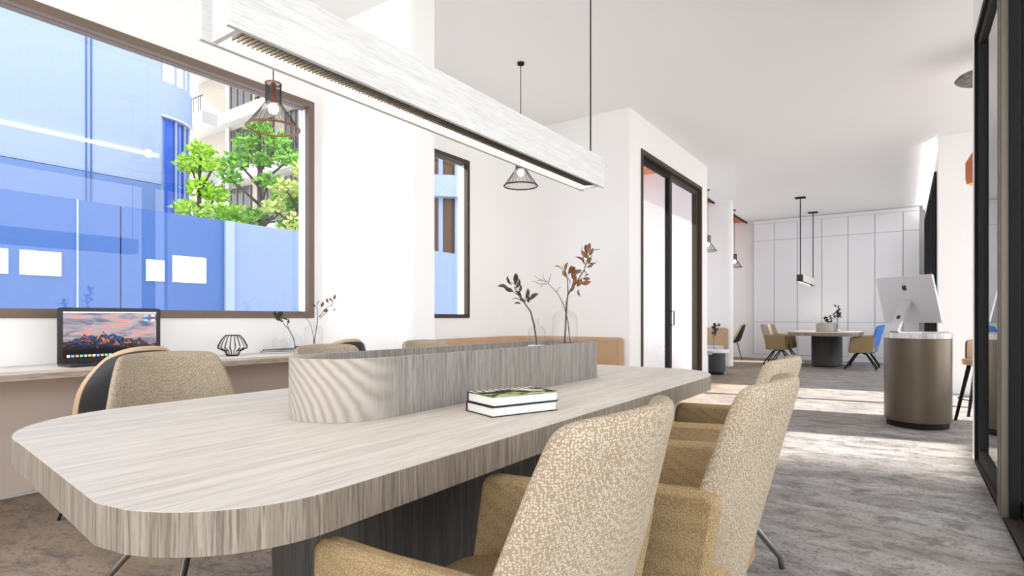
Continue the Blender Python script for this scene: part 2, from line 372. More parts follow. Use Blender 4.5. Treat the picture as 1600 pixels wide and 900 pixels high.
# planter box on the table
def planter(loc, far, label):
    r = .17; o = arc(0, r, r, 180, 360, 24) + [(r, far), (-r, far)]
    ri = r - .022; i_ = arc(0, r, ri, 180, 360, 24) + [(ri, far - .022), (-ri, far - .022)]
    b = MB().ring(o, i_, 0, .181).build('planter_trough', WOOD_BOX, None, smooth=math.radians(30), loc=loc)
    return tag(b, label, 'planter box')
planter((-1.445, 1.01, .7505), 1.6, 'long open oak trough with one rounded end on the foreground table')

# ------------------------------------------------------------------ armchairs
def sheet(fn_front, fn_back, nu, nv):
    mb = MB(); F_ = [[fn_front(i / nu, j / nv) for j in range(nv + 1)] for i in range(nu + 1)]; B_ = [[fn_back(i / nu, j / nv) for j in range(nv + 1)] for i in range(nu + 1)]
    idx = lambda i, j: i * (nv + 1) + j
    n = (nu + 1) * (nv + 1)
    vs = [p for r in F_ for p in r] + [p for r in B_ for p in r]; fs = []
    for i in range(nu):
        for j in range(nv):
            fs.append((idx(i, j), idx(i + 1, j), idx(i + 1, j + 1), idx(i, j + 1))); fs.append(tuple(n + k for k in (idx(i, j), idx(i, j + 1), idx(i + 1, j + 1), idx(i + 1, j))))
    for i in range(nu):
        for j in (0, nv): fs.append((idx(i, j), idx(i + 1, j), n + idx(i + 1, j), n + idx(i, j)))
    for j in range(nv):
        for i in (0, nu): fs.append((idx(i, j), idx(i, j + 1), n + idx(i, j + 1), n + idx(i, j)))
    return mb.add(vs, fs)
def lerp(tab, z):
    for (a, va), (b, vb) in zip(tab, tab[1:]):
        if z <= b:
            k = (z - a) / (b - a); k = k * k * (3 - 2 * k) * .5 + k * .5; return va + (vb - va) * k
    return tab[-1][1]
def make_armchair(label, loc, rot, group, back=FAB_BACK, legm=STEEL):
    t = thing('armchair', label, 'armchair', loc, rot, group)   # faces +x
    # backrest
    WT = [(.33, .15), (.45, .22), (.57, .268), (.66, .272), (.78, .240), (.87, .213), (.91, .198)]
    def pos(u, v, off):
        z = .33 + .58 * v; wdt = lerp(WT, z); y = (u * 2 - 1) * wdt
        x = -.215 - .145 * v ** 1.1 + .09 * abs(u * 2 - 1) ** 2.2 * (1 - .25 * v) + off
        zz = z - .010 * abs(u * 2 - 1) ** 2.5 * v
        return (x, y, zz)
    MB_ = sheet(lambda u, v: pos(u, v, .024), lambda u, v: pos(u, v, -.024), 8, 10)
    MB_.build('backrest', back, t, True, sub=2)
    # piping along the rim
    rim = [pos(0, v / 12, 0) for v in range(0, 13)] + [pos(u / 8, 1, 0) for u in range(1, 8)] + [pos(1, v / 12, 0) for v in range(12, -1, -1)]
    # seat
    s = rrect(-.24, .19, -.225, .225, [.05, .09, .09, .05], 5)
    MB().prism(s, .355, .475).build('seat', FAB_SEAT, t, smooth=math.radians(40), bevel=.022)
    for sy in (-1, 1):
        prof = [(-.215, .375), (-.185, .345), (.175, .345)] + arc(.18, .372, .027, 280, 360, 4) + arc(.145, .622, .035, 0, 90, 5) + [(0, .662), (-.235, .674), (-.262, .655)]
        a = MB(); y0 = sy * .218; y1 = sy * .266
        a.prism(prof, min(y0, y1), max(y0, y1), 'y')
        for i, (x, y, z) in enumerate(a.v):
            k = (z - .345) / .32; yy = y + sy * .018 * k - sy * .03 * max(0, (x - .05)) / .2 * .5
            a.v[i] = (x, yy, z)
        a.build('armrest', FAB_SEAT, t, smooth=math.radians(35), bevel=.016)
    MB().lathe([(.05, .33), (.06, .356)], seg=12).build('hub', legm, t)
    for k, (sx, sy) in enumerate(((1, 1), (1, -1), (-1, 1), (-1, -1))):
        l = MB(); l.tube([(sx * .02, sy * .02, .335), (sx * .10, sy * .09, .31), (sx * .24, sy * .22, .085), (sx * .262, sy * .24, .05), (sx * .27, sy * .248, 0)], [.014, .014, .013, .0125, .0115], 8)
        l.build('leg', legm, t, True)
    return t
G1 = 'beige armchairs on the right of the foreground table'
ac = make_armchair('nearest beige dotted armchair at the right edge of the foreground table', (-.70, .91, 0), PI, G1)
dup(ac, (-.585, 1.53, 0), PI, 'middle one of the three beige armchairs along the near side of the table')
dup(ac, (-.69, 2.36, 0), PI, 'farthest of the three beige armchairs on the near side, by table end')
G2 = 'beige armchairs on the window side of the table'
dup(ac, (-2.27, 1.165, 0), 0, 'beige armchair across the table in front of the laptop', G2)
dup(ac, (-2.29, 1.98, 0), 0, 'beige armchair whose top shows just behind the rounded trough end', G2)
dup(ac, (-2.29, 2.75, 0), 0, 'beige armchair showing only its top in front of the fin wall', G2)

# ------------------------------------------------------------------ beam lamp
def beam(loc, L_, hgt, wid, label, rods, canopy, dark_end=False, rodlen=1.6, wire=.004):
    t = thing('linear_pendant', label, 'pendant lamp', loc)
    w_ = wid / 2
    for s, n in ((1, 'front'), (-1, 'back')):
        MB().box(min(s * w_, s * (w_ - .016)), max(s * w_, s * (w_ - .016)), 0, L_, 0, hgt).build('side_board', WOOD_BEAM, t, bevel=.002)
    MB().box(-w_ + .016, w_ - .016, .03, L_ - .03, .065, hgt - .012).build('core', WHITE_LAC if not dark_end else BRONZE, t)
    for y in (.03, L_ - .045): MB().box(-w_ + .016, w_ - .016, y, y + .015, .004, .065).build('end_cap', WHITE_LAC if not dark_end else BRONZE, t)
    MB().box(-w_ + .018, -w_ + .045, .05, L_ - .05, .045, .063).build('glow_strip', LEDW, t)
    lv = MB(); n = int((L_ - .1) / .014)
    for k in range(n): lv.box(-w_ + .05, w_ - .022, .05 + k * .014, .05 + k * .014 + .004, .012, .05)
    lv.build('louvre', GREYWIRE, t)
    for y in rods:
        MB().tube([(0, y, hgt - .01), (0, y, rodlen)], wire, 6).build('suspension_rod', BLACK, t)
        if canopy: MB().box(-.10, .10, y - .07, y + .07, rodlen - .02, rodlen).build('ceiling_plate', BLACK, t)
    return t
beam((-1.475, .775, 1.79), 2.19, .168, .15, 'long limed oak beam lamp hanging over the foreground table', (.1, 2.16), True, rodlen=1.81)

# ------------------------------------------------------------------ cone pendants
def cone(label, loc, ringm, drop, top=True):
    t = thing('cone_pendant', label, 'pendant lamp', loc, 0, 'wire cone pendants')
    R, r, h1, h2 = .168, .050, .17, .30
    rg = MB().torus((0, 0, 0), R, .0075, 40, 6); rg.build('lower_ring', ringm, t, True)
    MB().torus((0, 0, h2), r, .005, 20, 6).build('upper_ring', ringm, t, True)
    n = 60; wr = MB()
    for k in range(n):
        a = 2 * PI * k / n; c, s = math.cos(a), math.sin(a)
        wr.tube([(R * c, R * s, 0), (r * c, r * s, h1), (r * c, r * s, h2)], .0014, 3, False)
    wr.torus((0, 0, h1), r, .002, 20, 4)
    wr.build('wire_shade', GREYWIRE, t)
    MB().lathe([(.014, .16), (.018, .165), (.018, .30), (.008, .31)], seg=12).build('socket', COPPER, t, True)
    MB().lathe([(.002, .095), (.022, .103), (.033, .125), (.030, .148), (.016, .166)], seg=16).build('bulb', BULB, t, True)
    MB().tube([(0, 0, h2), (0, 0, drop)], .004, 6).build('cord', BLACK, t)
    MB().lathe([(.035, drop - .02), (.035, drop)], seg=16).build('ceiling_rose', BLACK, t)
    return t
cone('copper rimmed wire cone pendant in front of the picture window', (-3.5, 2.247, 2.33), COPPER, H - 2.33)
cone('dark rimmed wire cone pendant over the bench nook', (-3.15, 4.73, 2.37), GREYWIRE, H - 2.37)
cone('wire cone pendant above the small round tables behind the glass door wall', (-3.2, 11.5, 2.38), GREYWIRE, H - 2.38)
cone('wire cone pendant above the black shell chair in the far bay', (-3.28, 14.0, 2.25), GREYWIRE, H - 2.25)

# ------------------------------------------------------------------ counter
t = thing('counter', 'long white oak counter running under the picture window', 'counter', (WX, 0, 0))
MB().box(.002, .47, -2.9, 3.19, .752, .77).build('counter_top', WOOD_TOP, t)
MB().box(.002, .47, -2.9, 3.19, .72, .752).build('counter_edge', wood('counter_edge_oak', (12, 2, 30), (.34, .27, .22), (.44, .36, .30), (.52, .45, .39)), t)
MB().box(.003, .03, -2.9, 3.19, .02, .72).build('bounce_tone_panel', mat('floor_bounce_beige', (.60, .50, .43), .6), t, label='added panel under the counter painted beige like light bounced off the floor')  # added panel; its beige paints in light bounced off the floor
for y in (-2.0, .1, 2.9): MB().box(.03, .35, y, y + .02, .68, .72).build('bracket', WHITE, t)
# shell chairs
def shell_chair(name, label, loc, rot, group=None, seat=.46, leg_len=None):
    t = thing(name, label, 'chair', loc, rot, group)   # faces +x
    zt = .912
    def pos(u, v, off):
        a = u * 2 - 1
        if v < .45:
            k = v / .45; x = .22 - .40 * k; z = seat - .03 * math.sin(PI * k) + .04 * abs(a) ** 2.5; wdt = .235 * (1 - .15 * (1 - k) ** 3)
        else:
            k = (v - .45) / .55; x = -.18 - .09 * k - .04 * math.sin(PI * k * .5); z = seat + (zt - seat) * k; wdt = .235 + .02 * math.sin(PI * k)
            wdt *= (1 - max(0, k - .5) ** 2 * 1.35)
        x += .17 * abs(a) ** 2.4 * (1 if v > .45 else v / .45) * (1 - .45 * max(0, (v - .45) / .55))
        z -= .0 if v < .45 else .05 * abs(a) ** 3 * max(0, (v - .45) / .55)
        return (x, a * wdt, z) if off == 0 else (x + off * (1 if v > .4 else .3), a * (wdt - abs(off) * .2), z + (abs(off) if v < .4 else 0) * (1 if off > 0 else -1))
    MB_ = sheet(lambda u, v: pos(u, v, .032), lambda u, v: pos(u, v, .0), 10, 14); MB_.build('upholstery', TANLEATHER, t, True, sub=1)
    MB_ = sheet(lambda u, v: pos(.02 + u * .96, .03 + v * .945, -.001), lambda u, v: pos(.02 + u * .96, .03 + v * .945, -.02), 10, 14); MB_.build('shell', DARKSHELL, t, True, sub=1)
    for sx in (1, -1):
        for sy in (1, -1):
            l = MB(); l.tube([(sx * .10 - .02, sy * .12, seat - .035), (sx * .21 - .02, sy * .22, .01), (sx * .215 - .02, sy * .222, 0)], [.009, .007, .008], 7); l.build('leg', BLACK, t, True)
    return t
sc = shell_chair('shell_chair', 'black backed shell chair with tan rim facing the laptop', (-3.42, 1.32, 0), PI, 'shell chairs at the counter')
dup(sc, (-3.42, 2.60, 0), PI, 'black backed shell chair with tan rim at the far end of the counter')
shell_chair('shell_chair', 'black shell chair alone in the far bay', (-3.62, 15.2, 0), PI + .25)

# laptop
def screen_mat():
    m = mat('laptop_screen', (0, 0, 0), .2); N, L, b = nodes(m)
    tc = N.new('ShaderNodeTexCoord'); sp = N.new('ShaderNodeSeparateXYZ'); L.new(tc.outputs['Generated'], sp.inputs[0])
    Y, Z = sp.outputs[1], sp.outputs[2]
    def M(op, a, b_=None):
        n = N.new('ShaderNodeMath'); n.operation = op
        for i, q in enumerate((a, b_)):
            if q is None: continue
            if isinstance(q, (int, float)): n.inputs[i].default_value = q
            else: L.new(q, n.inputs[i])
        return n.outputs[0]
    v = coords(N, L, (1, .8, 2.0), 'Generated')
    cl = noise(N, L, v, 3.0, 5, .6, .6)
    sky = ramp(N, L, cl, [(.28, (.05, .05, .22)), (.40, (.14, .11, .20)), (.50, (.36, .32, .36)), (.58, (.50, .38, .38)), (.64, (.95, .22, .15)), (.74, (1, .42, .25))])
    c1 = N.new('ShaderNodeCombineXYZ'); L.new(Y, c1.inputs[0])
    ridge = noise(N, L, c1.outputs[0], 7.0, 6, .6)
    pk = M('SUBTRACT', .20, M('MULTIPLY', M('ABSOLUTE', M('SUBTRACT', Y, .40)), .42))
    hgt = M('ADD', M('ADD', .33, pk), M('MULTIPLY', M('SUBTRACT', ridge, .5), .55))
    mask = M('LESS_THAN', Z, hgt)
    rk = noise(N, L, coords(N, L, (1, 1.2, 1), 'Generated'), 9, 5, .6, 1.2)
    mt = ramp(N, L, rk, [(.36, (.01, .05, .16)), (.44, (.02, .12, .38)), (.48, (.008, .008, .012)), (.56, (.02, .012, .015)), (.60, (.75, .22, .12)), (.72, (1, .40, .12))])
    dk = ramp(N, L, Z, [(.18, (0, 0, 0)), (.42, (1, 1, 1))])
    mt = mixc(N, L, 1.0, mt, dk, 'MULTIPLY')
    col = mixc(N, L, mask, sky, mt)
    L.new(col, b.inputs['Emission Color']); b.inputs['Emission Strength'].default_value = .5
    return m
t = thing('laptop', 'open black laptop with a mountain sunset wallpaper on the counter', 'laptop', (-4.06, 1.505, .7705))
lid = MB(); pr = rrect(-.278, .278, 0.0, .342, .014, 4); lid.prism(pr, -.006, .006, 'x'); lid.build('lid', mat('black_laptop', (.012, .012, .013), .35), t)
MB().box(.0062, .0072, -.252, .252, .040, .318).build('screen', screen_mat(), t)
MB().box(.0074, .0078, -.252, .252, .311, .318).build('menu_bar', mat('menu_white', (.5, .5, .5), .5, emit=(.8, .75, .8), es=.35), t)
for k in range(14):
    cc = [(.8, .8, .85), (.2, .35, .8), (.8, .3, .3), (.2, .6, .35), (.3, .6, .9), (.9, .5, .1)][k % 6]
    MB().box(.0074, .0080, -.234 + .0215 * k, -.219 + .0215 * k, .047, .060).build('dock_icon', mat('icon_%d' % (k % 6), cc, .5, emit=cc, es=.4), t)
for y, z, cc in ((.18, .29, (.1, .6, .9)), (.222, .29, (.7, .7, .75)), (.18, .26, (.1, .6, .9)), (.222, .26, (.75, .75, .72))):
    MB().box(.0074, .0080, y, y + .02, z, z + .012).build('desktop_icon', mat('dicon%.2f%.2f' % (y, z), cc, .5, emit=cc, es=.4), t)
bs = MB(); bs.prism(rrect(-.006, .20, -.278, .278, .012, 3), 0, .014); bs.build('keyboard_base', MATS['black_laptop'], t)
kb = MB(); [kb.box(.04 + r * .019, .056 + r * .019, -.20 + c * .029, -.175 + c * .029, .014, .0155) for r in range(5) for c in range(14)]
kb.build('keys', BLACK, t)
# wire lantern
t = thing('wire_lantern', 'black wire lantern shaped like a squat bulb on the counter', 'lantern', (-4.08, 2.29, .7705))
prof = [(.040, .004), (.048, .025), (.052, .035), (.098, .058), (.100, .072), (.072, .125), (.060, .140), (.048, .152)]
wr = MB()
for k in range(18):
    a = 2 * PI * k / 18; wr.tube([(r * math.cos(a), r * math.sin(a), z) for r, z in prof], .0026, 5)
wr.build('wire_ribs', BLACK, t)
MB().torus((0, 0, .004), .040, .003, 24, 5).build('base_ring', BLACK, t, True); MB().torus((0, 0, .152), .048, .003, 24, 5).build('top_ring', BLACK, t, True)
# notebooks, bowl, small black pebble
def book(label, loc, rot, sx, sy, th, cover, group=None, name='book', pages=PAPER, top=None):
    t = thing(name, label, 'book', loc, rot, group)
    MB().box(.004, sx - .003, .004, sy - .004, .003, th - .003).build('pages', pages, t)
    MB().box(0, sx, 0, sy, 0, .003).build('back_cover', cover, t)
    MB().box(0, sx, 0, sy, th - .003, th).build('front_cover', top or cover, t)
    MB().box(0, .004, 0, sy, .003, th - .003).build('spine', cover, t)
    return t
book('white notebook lowest of the two on the counter', (-4.25, 2.62, .7705), 0, .22, .36, .016, mat('grey_cover', (.25, .25, .26), .5), 'notebooks on the counter')
book('thin dark edged notebook on top of the white one', (-4.24, 2.63, .787), .05, .21, .32, .012, BLACKCOVER, 'notebooks on the counter')
b = MB().lathe([(.03, 0), (.055, .012), (.062, .04), (.052, .075), (.040, .09), (.0385, .088), (.050, .075), (.059, .04), (.052, .015), (.0, .006)], seg=28, close=False)
tag(b.build('glass_tumbler', VGLASS, None, True, loc=(-4.15, 2.72, .80)), 'small clear glass tumbler on the counter notebooks', 'glass')
tag(MB().prism(rrect(-.02, .02, -.022, .022, .01, 4), 0, .018).build('black_box', BLACKCOVER, None, bevel=.003, loc=(-4.12, 2.87, .80)), 'tiny black box beside the tumbler on the notebooks', 'box')

# ------------------------------------------------------------------ vases and twigs
def vase(label, loc, r, h, group, fill=0):
    t = thing('glass_vase', label, 'vase', loc, 0, group)
    o = [(r * .82, 0), (r * .97, .008), (r, .03), (r, h * .70), (r * .94, h * .79), (r * .70, h * .85), (r * .30, h * .88), (r * .25, h * .92), (r * .26, h * .985), (r * .33, h)]
    i_ = [(max(a - .003, .001), b if k else .008) for k, (a, b) in enumerate(o)]
    MB().lathe(o + i_[::-1], seg=36, close=False).build('glass_body', VGLASS, t, True)
    if fill: MB().lathe([(r * .9, .009), (r * .93, fill)], seg=24).build('white_filling', mat('white_pebbles', (.8, .8, .78), .8), t, True, label='white filling at the bottom of the vase')
    return t
LEAFM = {}
def leafm(n, a, b):
    if n in LEAFM: return LEAFM[n]
    m = mat(n, a, .55); N, L, bb = nodes(m)
    k = noise(N, L, coords(N, L, (1, 1, 1)), 35, 2)
    L.new(ramp(N, L, k, [(.35, a), (.65, b)]), bb.inputs['Base Color']); LEAFM[n] = m; return m
RUST = leafm('rusty_leaves', (.24, .06, .022), (.12, .09, .035)); DARKLEAF = leafm('dark_red_green_leaves', (.055, .016, .012), (.02, .03, .014)); BLACKLEAF = leafm('black_leaves', (.02, .015, .015), (.04, .03, .02))
def leaf(mb, p, d, L_, w_, rnd):
    d = Vector(d).normalized(); n = Vector((rnd.uniform(-1, 1), rnd.uniform(-1, 1), rnd.uniform(-1, 1))); s = d.cross(n).normalized(); n = s.cross(d)
    pr = [(0, 0, 0), (.2, .6, .05), (.45, 1, .1), (.75, .75, .05), (1, 0, -.08)]
    vs = [];
    for u, w, k in pr:
        c = Vector(p) + d * (u * L_) + n * (k * L_)
        if w == 0: vs.append(c)
        else: vs += [c + s * (w * w_ / 2) + n * (.12 * w_), c, c - s * (w * w_ / 2) + n * (.12 * w_)]
    fs = [(0, 1, 2), (0, 2, 3), (1, 4, 5, 2), (2, 5, 6, 3), (4, 7, 8, 5), (5, 8, 9, 6), (7, 10, 8), (8, 10, 9)]
    mb.add(vs, fs)
RV = Vector((math.cos(YAW), math.sin(YAW), 0)); DV = Vector((-math.sin(YAW), math.cos(YAW), 0))
def twig(label, loc, branches, leaves, leafmat, seed, Ls=.05, Ws=.022, r=.0048, group='twigs in vases'):
    # branches: polylines of (across, depth, height) in metres from the vase base
    rnd = random.Random(seed)
    t = thing('leafy_twig' if leaves else 'bare_twig', label, 'twig', loc, 0, group)
    g = lambda q: RV * q[0] + DV * q[1] + Vector((0, 0, q[2]))
    st = MB()
    for bi, br in enumerate(branches):
        n = len(br); st.tube([g(q) for q in br], [r * (1 if bi == 0 else .6) * (1 - .6 * i / max(1, n - 1)) for i in range(n)], 6)
    st.build('stem', STEM, t, True)
    if leaves:
        lf = MB(); lf.raw = True
        for (a, d_, z, da, dz, k) in leaves:
            leaf(lf, g((a, d_, z)), RV * da + DV * rnd.uniform(-.6, .6) + Vector((0, 0, dz)), Ls * k, Ws * k, rnd)
        lf.build('leaves', leafmat, t)
    return t
def cv(pts, u0, v0, s, dz=0):   # picture-like sketch units to metres
    return [((u - u0) * s, (random.Random(int(u * 7 + v)).uniform(-.01, .01) if i else 0), (v0 - v) * s + dz) for i, (u, v) in enumerate(pts)]
ZT = .7505
tw1 = [[(842, 596), (841, 537), (838, 515), (832, 492), (822, 478), (813, 466), (806, 452)], [(822, 478), (826, 468)], [(813, 466), (800, 458)]]
lv1 = [(797, 455, -1, .2, 1.1), (803, 450, -.5, .9, 1.1), (808, 450, .05, 1, 1.2), (808, 455, .4, .8, 1.1), (813, 463, .2, 1, 1), (805, 460, -1, .4, 1), (814, 468, .5, -.5, .8), (818, 476, -.9, .3, 1), (824, 472, .25, 1, 1.1), (830, 474, .9, .7, 1.2), (828, 478, .1, 1, .8), (817, 480, -1, .1, .7), (812, 458, -.5, .6, 1.1), (818, 472, -.6, .8, 1.1), (809, 446, .2, 1, .8)]
def twlv(lst, u0, v0, s): 
    rr = random.Random(5); return [((u - u0) * s, rr.uniform(-.015, .015), (v0 - v) * s, a, b, k) for u, v, a, b, k in lst]
s1 = 2.72 / 889
V1 = (-1.45, 2.318, ZT); V2 = (-1.405, 2.51, ZT)
vase('short clear glass vase in the trough holding a dark leaved twig', V1, .046, .30, 'glass vases in the trough', .17)
vase('tall clear glass vase in the trough holding two twigs', V2, .066, .385, 'glass vases in the trough')
twig('short curved twig with dark red leaves in the trough', (V1[0], V1[1], ZT + .012), [cv(b, 842, 596, s1) for b in tw1], twlv(lv1, 842, 596, s1), DARKLEAF, 3)
s2 = 2.87 / 889
tw2 = [[(879, 588), (879, 535), (881, 500), (882, 476), (884, 462), (898, 442), (909, 424), (914, 408), (917, 398)], [(884, 462), (883, 440), (880, 425), (873, 418)], [(898, 442), (905, 446)], [(890, 452), (893, 440), (895, 432)], [(909, 424), (914, 432)], [(914, 408), (922, 402)]]
lv2 = [(912, 404, -.4, 1, 1.3), (914, 400, -.2, 1, 1.2), (919, 402, .4, 1, 1), (921, 396, 1, .3, 1), (917, 412, .9, .1, 1.1), (910, 412, -.9, .5, 1.3), (905, 428, -1, .1, 1), (912, 420, .8, .5, 1), (907, 436, 1, -.1, 1), (909, 438, .6, .6, .9), (898, 442, -.4, 1, 1.3), (896, 436, -.2, 1, 1), (898, 450, .5, .9, 1.1), (902, 444, 1, .1, 1.2), (900, 454, .2, -1, .8), (893, 450, .1, 1, .8), (884, 432, .5, 1, 1.3), (883, 436, -.6, 1, 1), (880, 426, .2, 1, 1), (876, 424, -1, .6, 1.1), (885, 430, .8, .9, 1.1), (887, 448, -.4, .9, 1), (885, 458, .5, .6, 1), (915, 406, -.7, .7, 1.1), (916, 416, .2, 1, 1), (914, 398, .2, 1, 1.1), (893, 430, .8, .4, .9), (912, 415, -.3, 1, 1)]
twig('tall branching twig with rusty leaves in the trough', (V2[0], V2[1], ZT + .012), [cv(b, 879, 588, s2) for b in tw2], twlv(lv2, 879, 588, s2), RUST, 4, .048, .023)
tw3 = [[(884, 588), (889, 535), (886, 505), (880, 480), (872, 464), (862, 452), (853, 443)], [(853, 443), (843, 439), (834, 433)], [(853, 446), (842, 446), (834, 442), (829, 442)], [(853, 443), (849, 438), (846, 430)], [(855, 445), (858, 437), (860, 430)], [(868, 459), (871, 453), (876, 450)], [(845, 440), (838, 441)], [(847, 447), (843, 452)]]
twig('bare dark twig forking to the left in the trough', (V2[0] + .01, V2[1], ZT + .012), [cv(b, 884, 588, s2) for b in tw3], [], RUST, 5, r=.003)
# counter vases
VC1 = (-3.95, 2.733, .7705); VC2 = (-3.93, 2.88, .7705); sc_ = 4.55 / 889
vase('short glass vase on the counter with a drooping black leaved twig', VC1, .05, .16, 'glass vases on the counter'); vase('round clear glass vase at the far end of the counter', VC2, .075, .25, 'glass vases on the counter')
ct = [[(462, 553), (458, 530), (450, 515), (443, 508), (440, 500)], [(450, 515), (449, 506)]]
rr = random.Random(9)
cl = [(438 + rr.uniform(-7, 5), 500 + rr.uniform(-6, 5), rr.uniform(-1, 1), rr.uniform(-.4, 1), 1) for _ in range(16)] + [(449, 508, .4, 1, 1), (450, 506, .1, 1, 1)]
twig('drooping twig with black leaves on the counter', VC1, [cv(b, 462, 553, sc_) for b in ct], twlv(cl, 462, 553, sc_), BLACKLEAF, 6, .045, .025)
ct = [[(478, 556), (479, 538), (484, 508), (484, 490), (483, 485)], [(486, 502), (496, 490), (507, 480), (510, 475)], [(488, 503), (497, 496), (503, 490)]]
cl = [(483, 485, -.8, .5, 1), (484, 484, .3, 1, 1), (480, 482, -1, .6, .8), (489, 486, .3, .6, 1), (507, 478, -.8, .8, 1), (509, 474, .1, 1, 1), (503, 480, -.3, 1, 1), (507, 490, 1, .3, 1), (505, 488, .3, .8, 1), (500, 494, -.6, .3, 1), (497, 487, .1, -1, .8)]
twig('upright twig with rusty leaves at the far end of the counter', (VC2[0], VC2[1], .78), [cv(b, 478, 556, sc_) for b in ct], twlv(cl, 478, 556, sc_), RUST, 7, .05, .024)
ct = [[(490, 556), (488, 530), (484, 512), (470, 494), (458, 490)], [(470, 494), (462, 487)], [(470, 494), (466, 498), (458, 498)], [(478, 503), (480, 496)]]
twig('bare forked twig at the far end of the counter', (VC2[0] + .01, VC2[1], .78), [cv(b, 490, 556, sc_) for b in ct], [], RUST, 8, r=.003)

# books on the table
def cover_mat():
    m = mat('photo_cover', (.02, .02, .02), .7, spec=.15); N, L, b = nodes(m)
    v = coords(N, L, (1, 1, 1), 'Generated'); tc = N.new('ShaderNodeTexCoord'); sp = N.new('ShaderNodeSeparateXYZ'); L.new(tc.outputs['Generated'], sp.inputs[0])
    k = noise(N, L, v, 3.2, 4, .6, .8)
    c = ramp(N, L, k, [(.44, (.008, .01, .006)), (.50, (.03, .06, .01)), (.54, (.30, .33, .06)), (.58, (.55, .56, .42)), (.70, (.66, .67, .62))])
    w_ = N.new('ShaderNodeTexWave'); w_.bands_direction = 'Y'; w_.inputs['Scale'].default_value = 3.4; w_.inputs['Distortion'].default_value = .6; L.new(tc.outputs['Generated'], w_.inputs[0])
    st = ramp(N, L, w_.outputs[1], [(.45, (.01, .01, .01)), (.55, (.8, .8, .78))])
    g = ramp(N, L, sp.outputs[0], [(.20, (1, 1, 1)), (.26, (0, 0, 0))])
    L.new(mixc(N, L, g, c, st), b.inputs['Base Color']); return m
ang = -math.atan2(.09, .235)
def bk(off, z, label, top=None):
    return book(label, (-1.165 + off, 1.43 + off * .2, z), ang, .158, .25, .031, BLACKCOVER, 'books on the foreground table', top=top)
bk(.0, .7505, 'black bound book under the other one on the foreground table')
bk(.004, .782, 'book with a green and white photo cover on top of the pile', cover_mat())

# ------------------------------------------------------------------ bench in the nook
t = thing('bench', 'tan upholstered corner bench along the curved wall', 'bench', (0, 0, 0))
def bpath(off):   # runs from window wall round the curved corner
    o = off; return [(WX + o, 3.6), (WX + o, 6.0)] + arc(WX + .47, 6.0, .47 - o, 180, 90, 8)[1:] + [(-2.79, 6.47 - o)]
def band(o0, o1, z0, z1):
    a = bpath(o0); b_ = bpath(o1); return MB().prism(a + b_[::-1], z0, z1)
band(.01, .09, .40, .815).build('back_cushion', BENCHFAB, t, bevel=.035, smooth=math.radians(35))
band(.005, .46, .06, .34).build('bench_base', WHITE, t, smooth=math.radians(35))
band(.09, .47, .342, .45).build('seat_cushion', BENCHFAB, t, bevel=.02, smooth=math.radians(35))
pn = MB(); pr = rrect(0, .62, .0, .83, [.02, .02, .05, .05], 6)

# ------------------------------------------------------------------ far dining table with chairs
ft = table((-1.43, 13.15, 0), 2.35, 'oak table with a dark pedestal in front of the white cabinets', 'table')
planter((-1.40, 13.75, .7505), 1.0, 'short oak trough with a rounded end on the far table')
G3 = 'armchairs at the far table'
lc = make_armchair('nearer of two tan armchairs left of the far table', (-2.32, 13.95, 0), 0, G3, FAB_BACK, BLACK)
dup(lc, (-2.30, 14.75, 0), 0, 'farther of two tan armchairs left of the far table', G3)
bc = make_armchair('nearer of two armchairs with a painted blue light cast right of the far table', (-.72, 13.65, 0), PI, G3, FAB_BLUE_CAST, BLACK)
dup(bc, (-.70, 14.45, 0), PI, 'farther of two armchairs with a painted blue light cast right of the far table', G3)
vf1 = (-1.30, 14.05, ZT); vf2 = (-1.20, 14.35, ZT); sf = 12.4 / 889
vase('small glass vase beside the trough on the far table', vf1, .055, .22, 'glass vases on the far table', .06); vase('taller glass vase on the far table', vf2, .06, .33, 'glass vases on the far table', .06)
rr = random.Random(11)
ct = [[(0, 0), (-1, -12), (-4, -18), (-6, -21)]]
cl = [(rr.uniform(-9, -1), rr.uniform(-24, -14), rr.uniform(-1, 1), rr.uniform(-.3, 1), 1.5) for _ in range(20)]
twig('short dark twig on the far table', (vf1[0], vf1[1], .76), [cv(b, 0, 0, sf) for b in ct], twlv(cl, 0, 0, sf), BLACKLEAF, 12, .05, .03, .006)
ct = [[(0, 0), (0, -18), (0, -28), (2, -35)], [(0, -18), (-6, -24)]]
cl = [(rr.uniform(-3, 5), rr.uniform(-39, -20), rr.uniform(-1, 1), rr.uniform(-.3, 1), 1.5) for _ in range(30)]
twig('tall dark twig on the far table', (vf2[0], vf2[1], .76), [cv(b, 0, 0, sf) for b in ct], twlv(cl, 0, 0, sf), BLACKLEAF, 13, .05, .03, .006)
beam((-1.80, 13.28, 1.82), 2.2, .16, .15, 'short oak beam lamp hung from two rods over the far table', (.08, 2.12), True, True, rodlen=1.78, wire=.010)

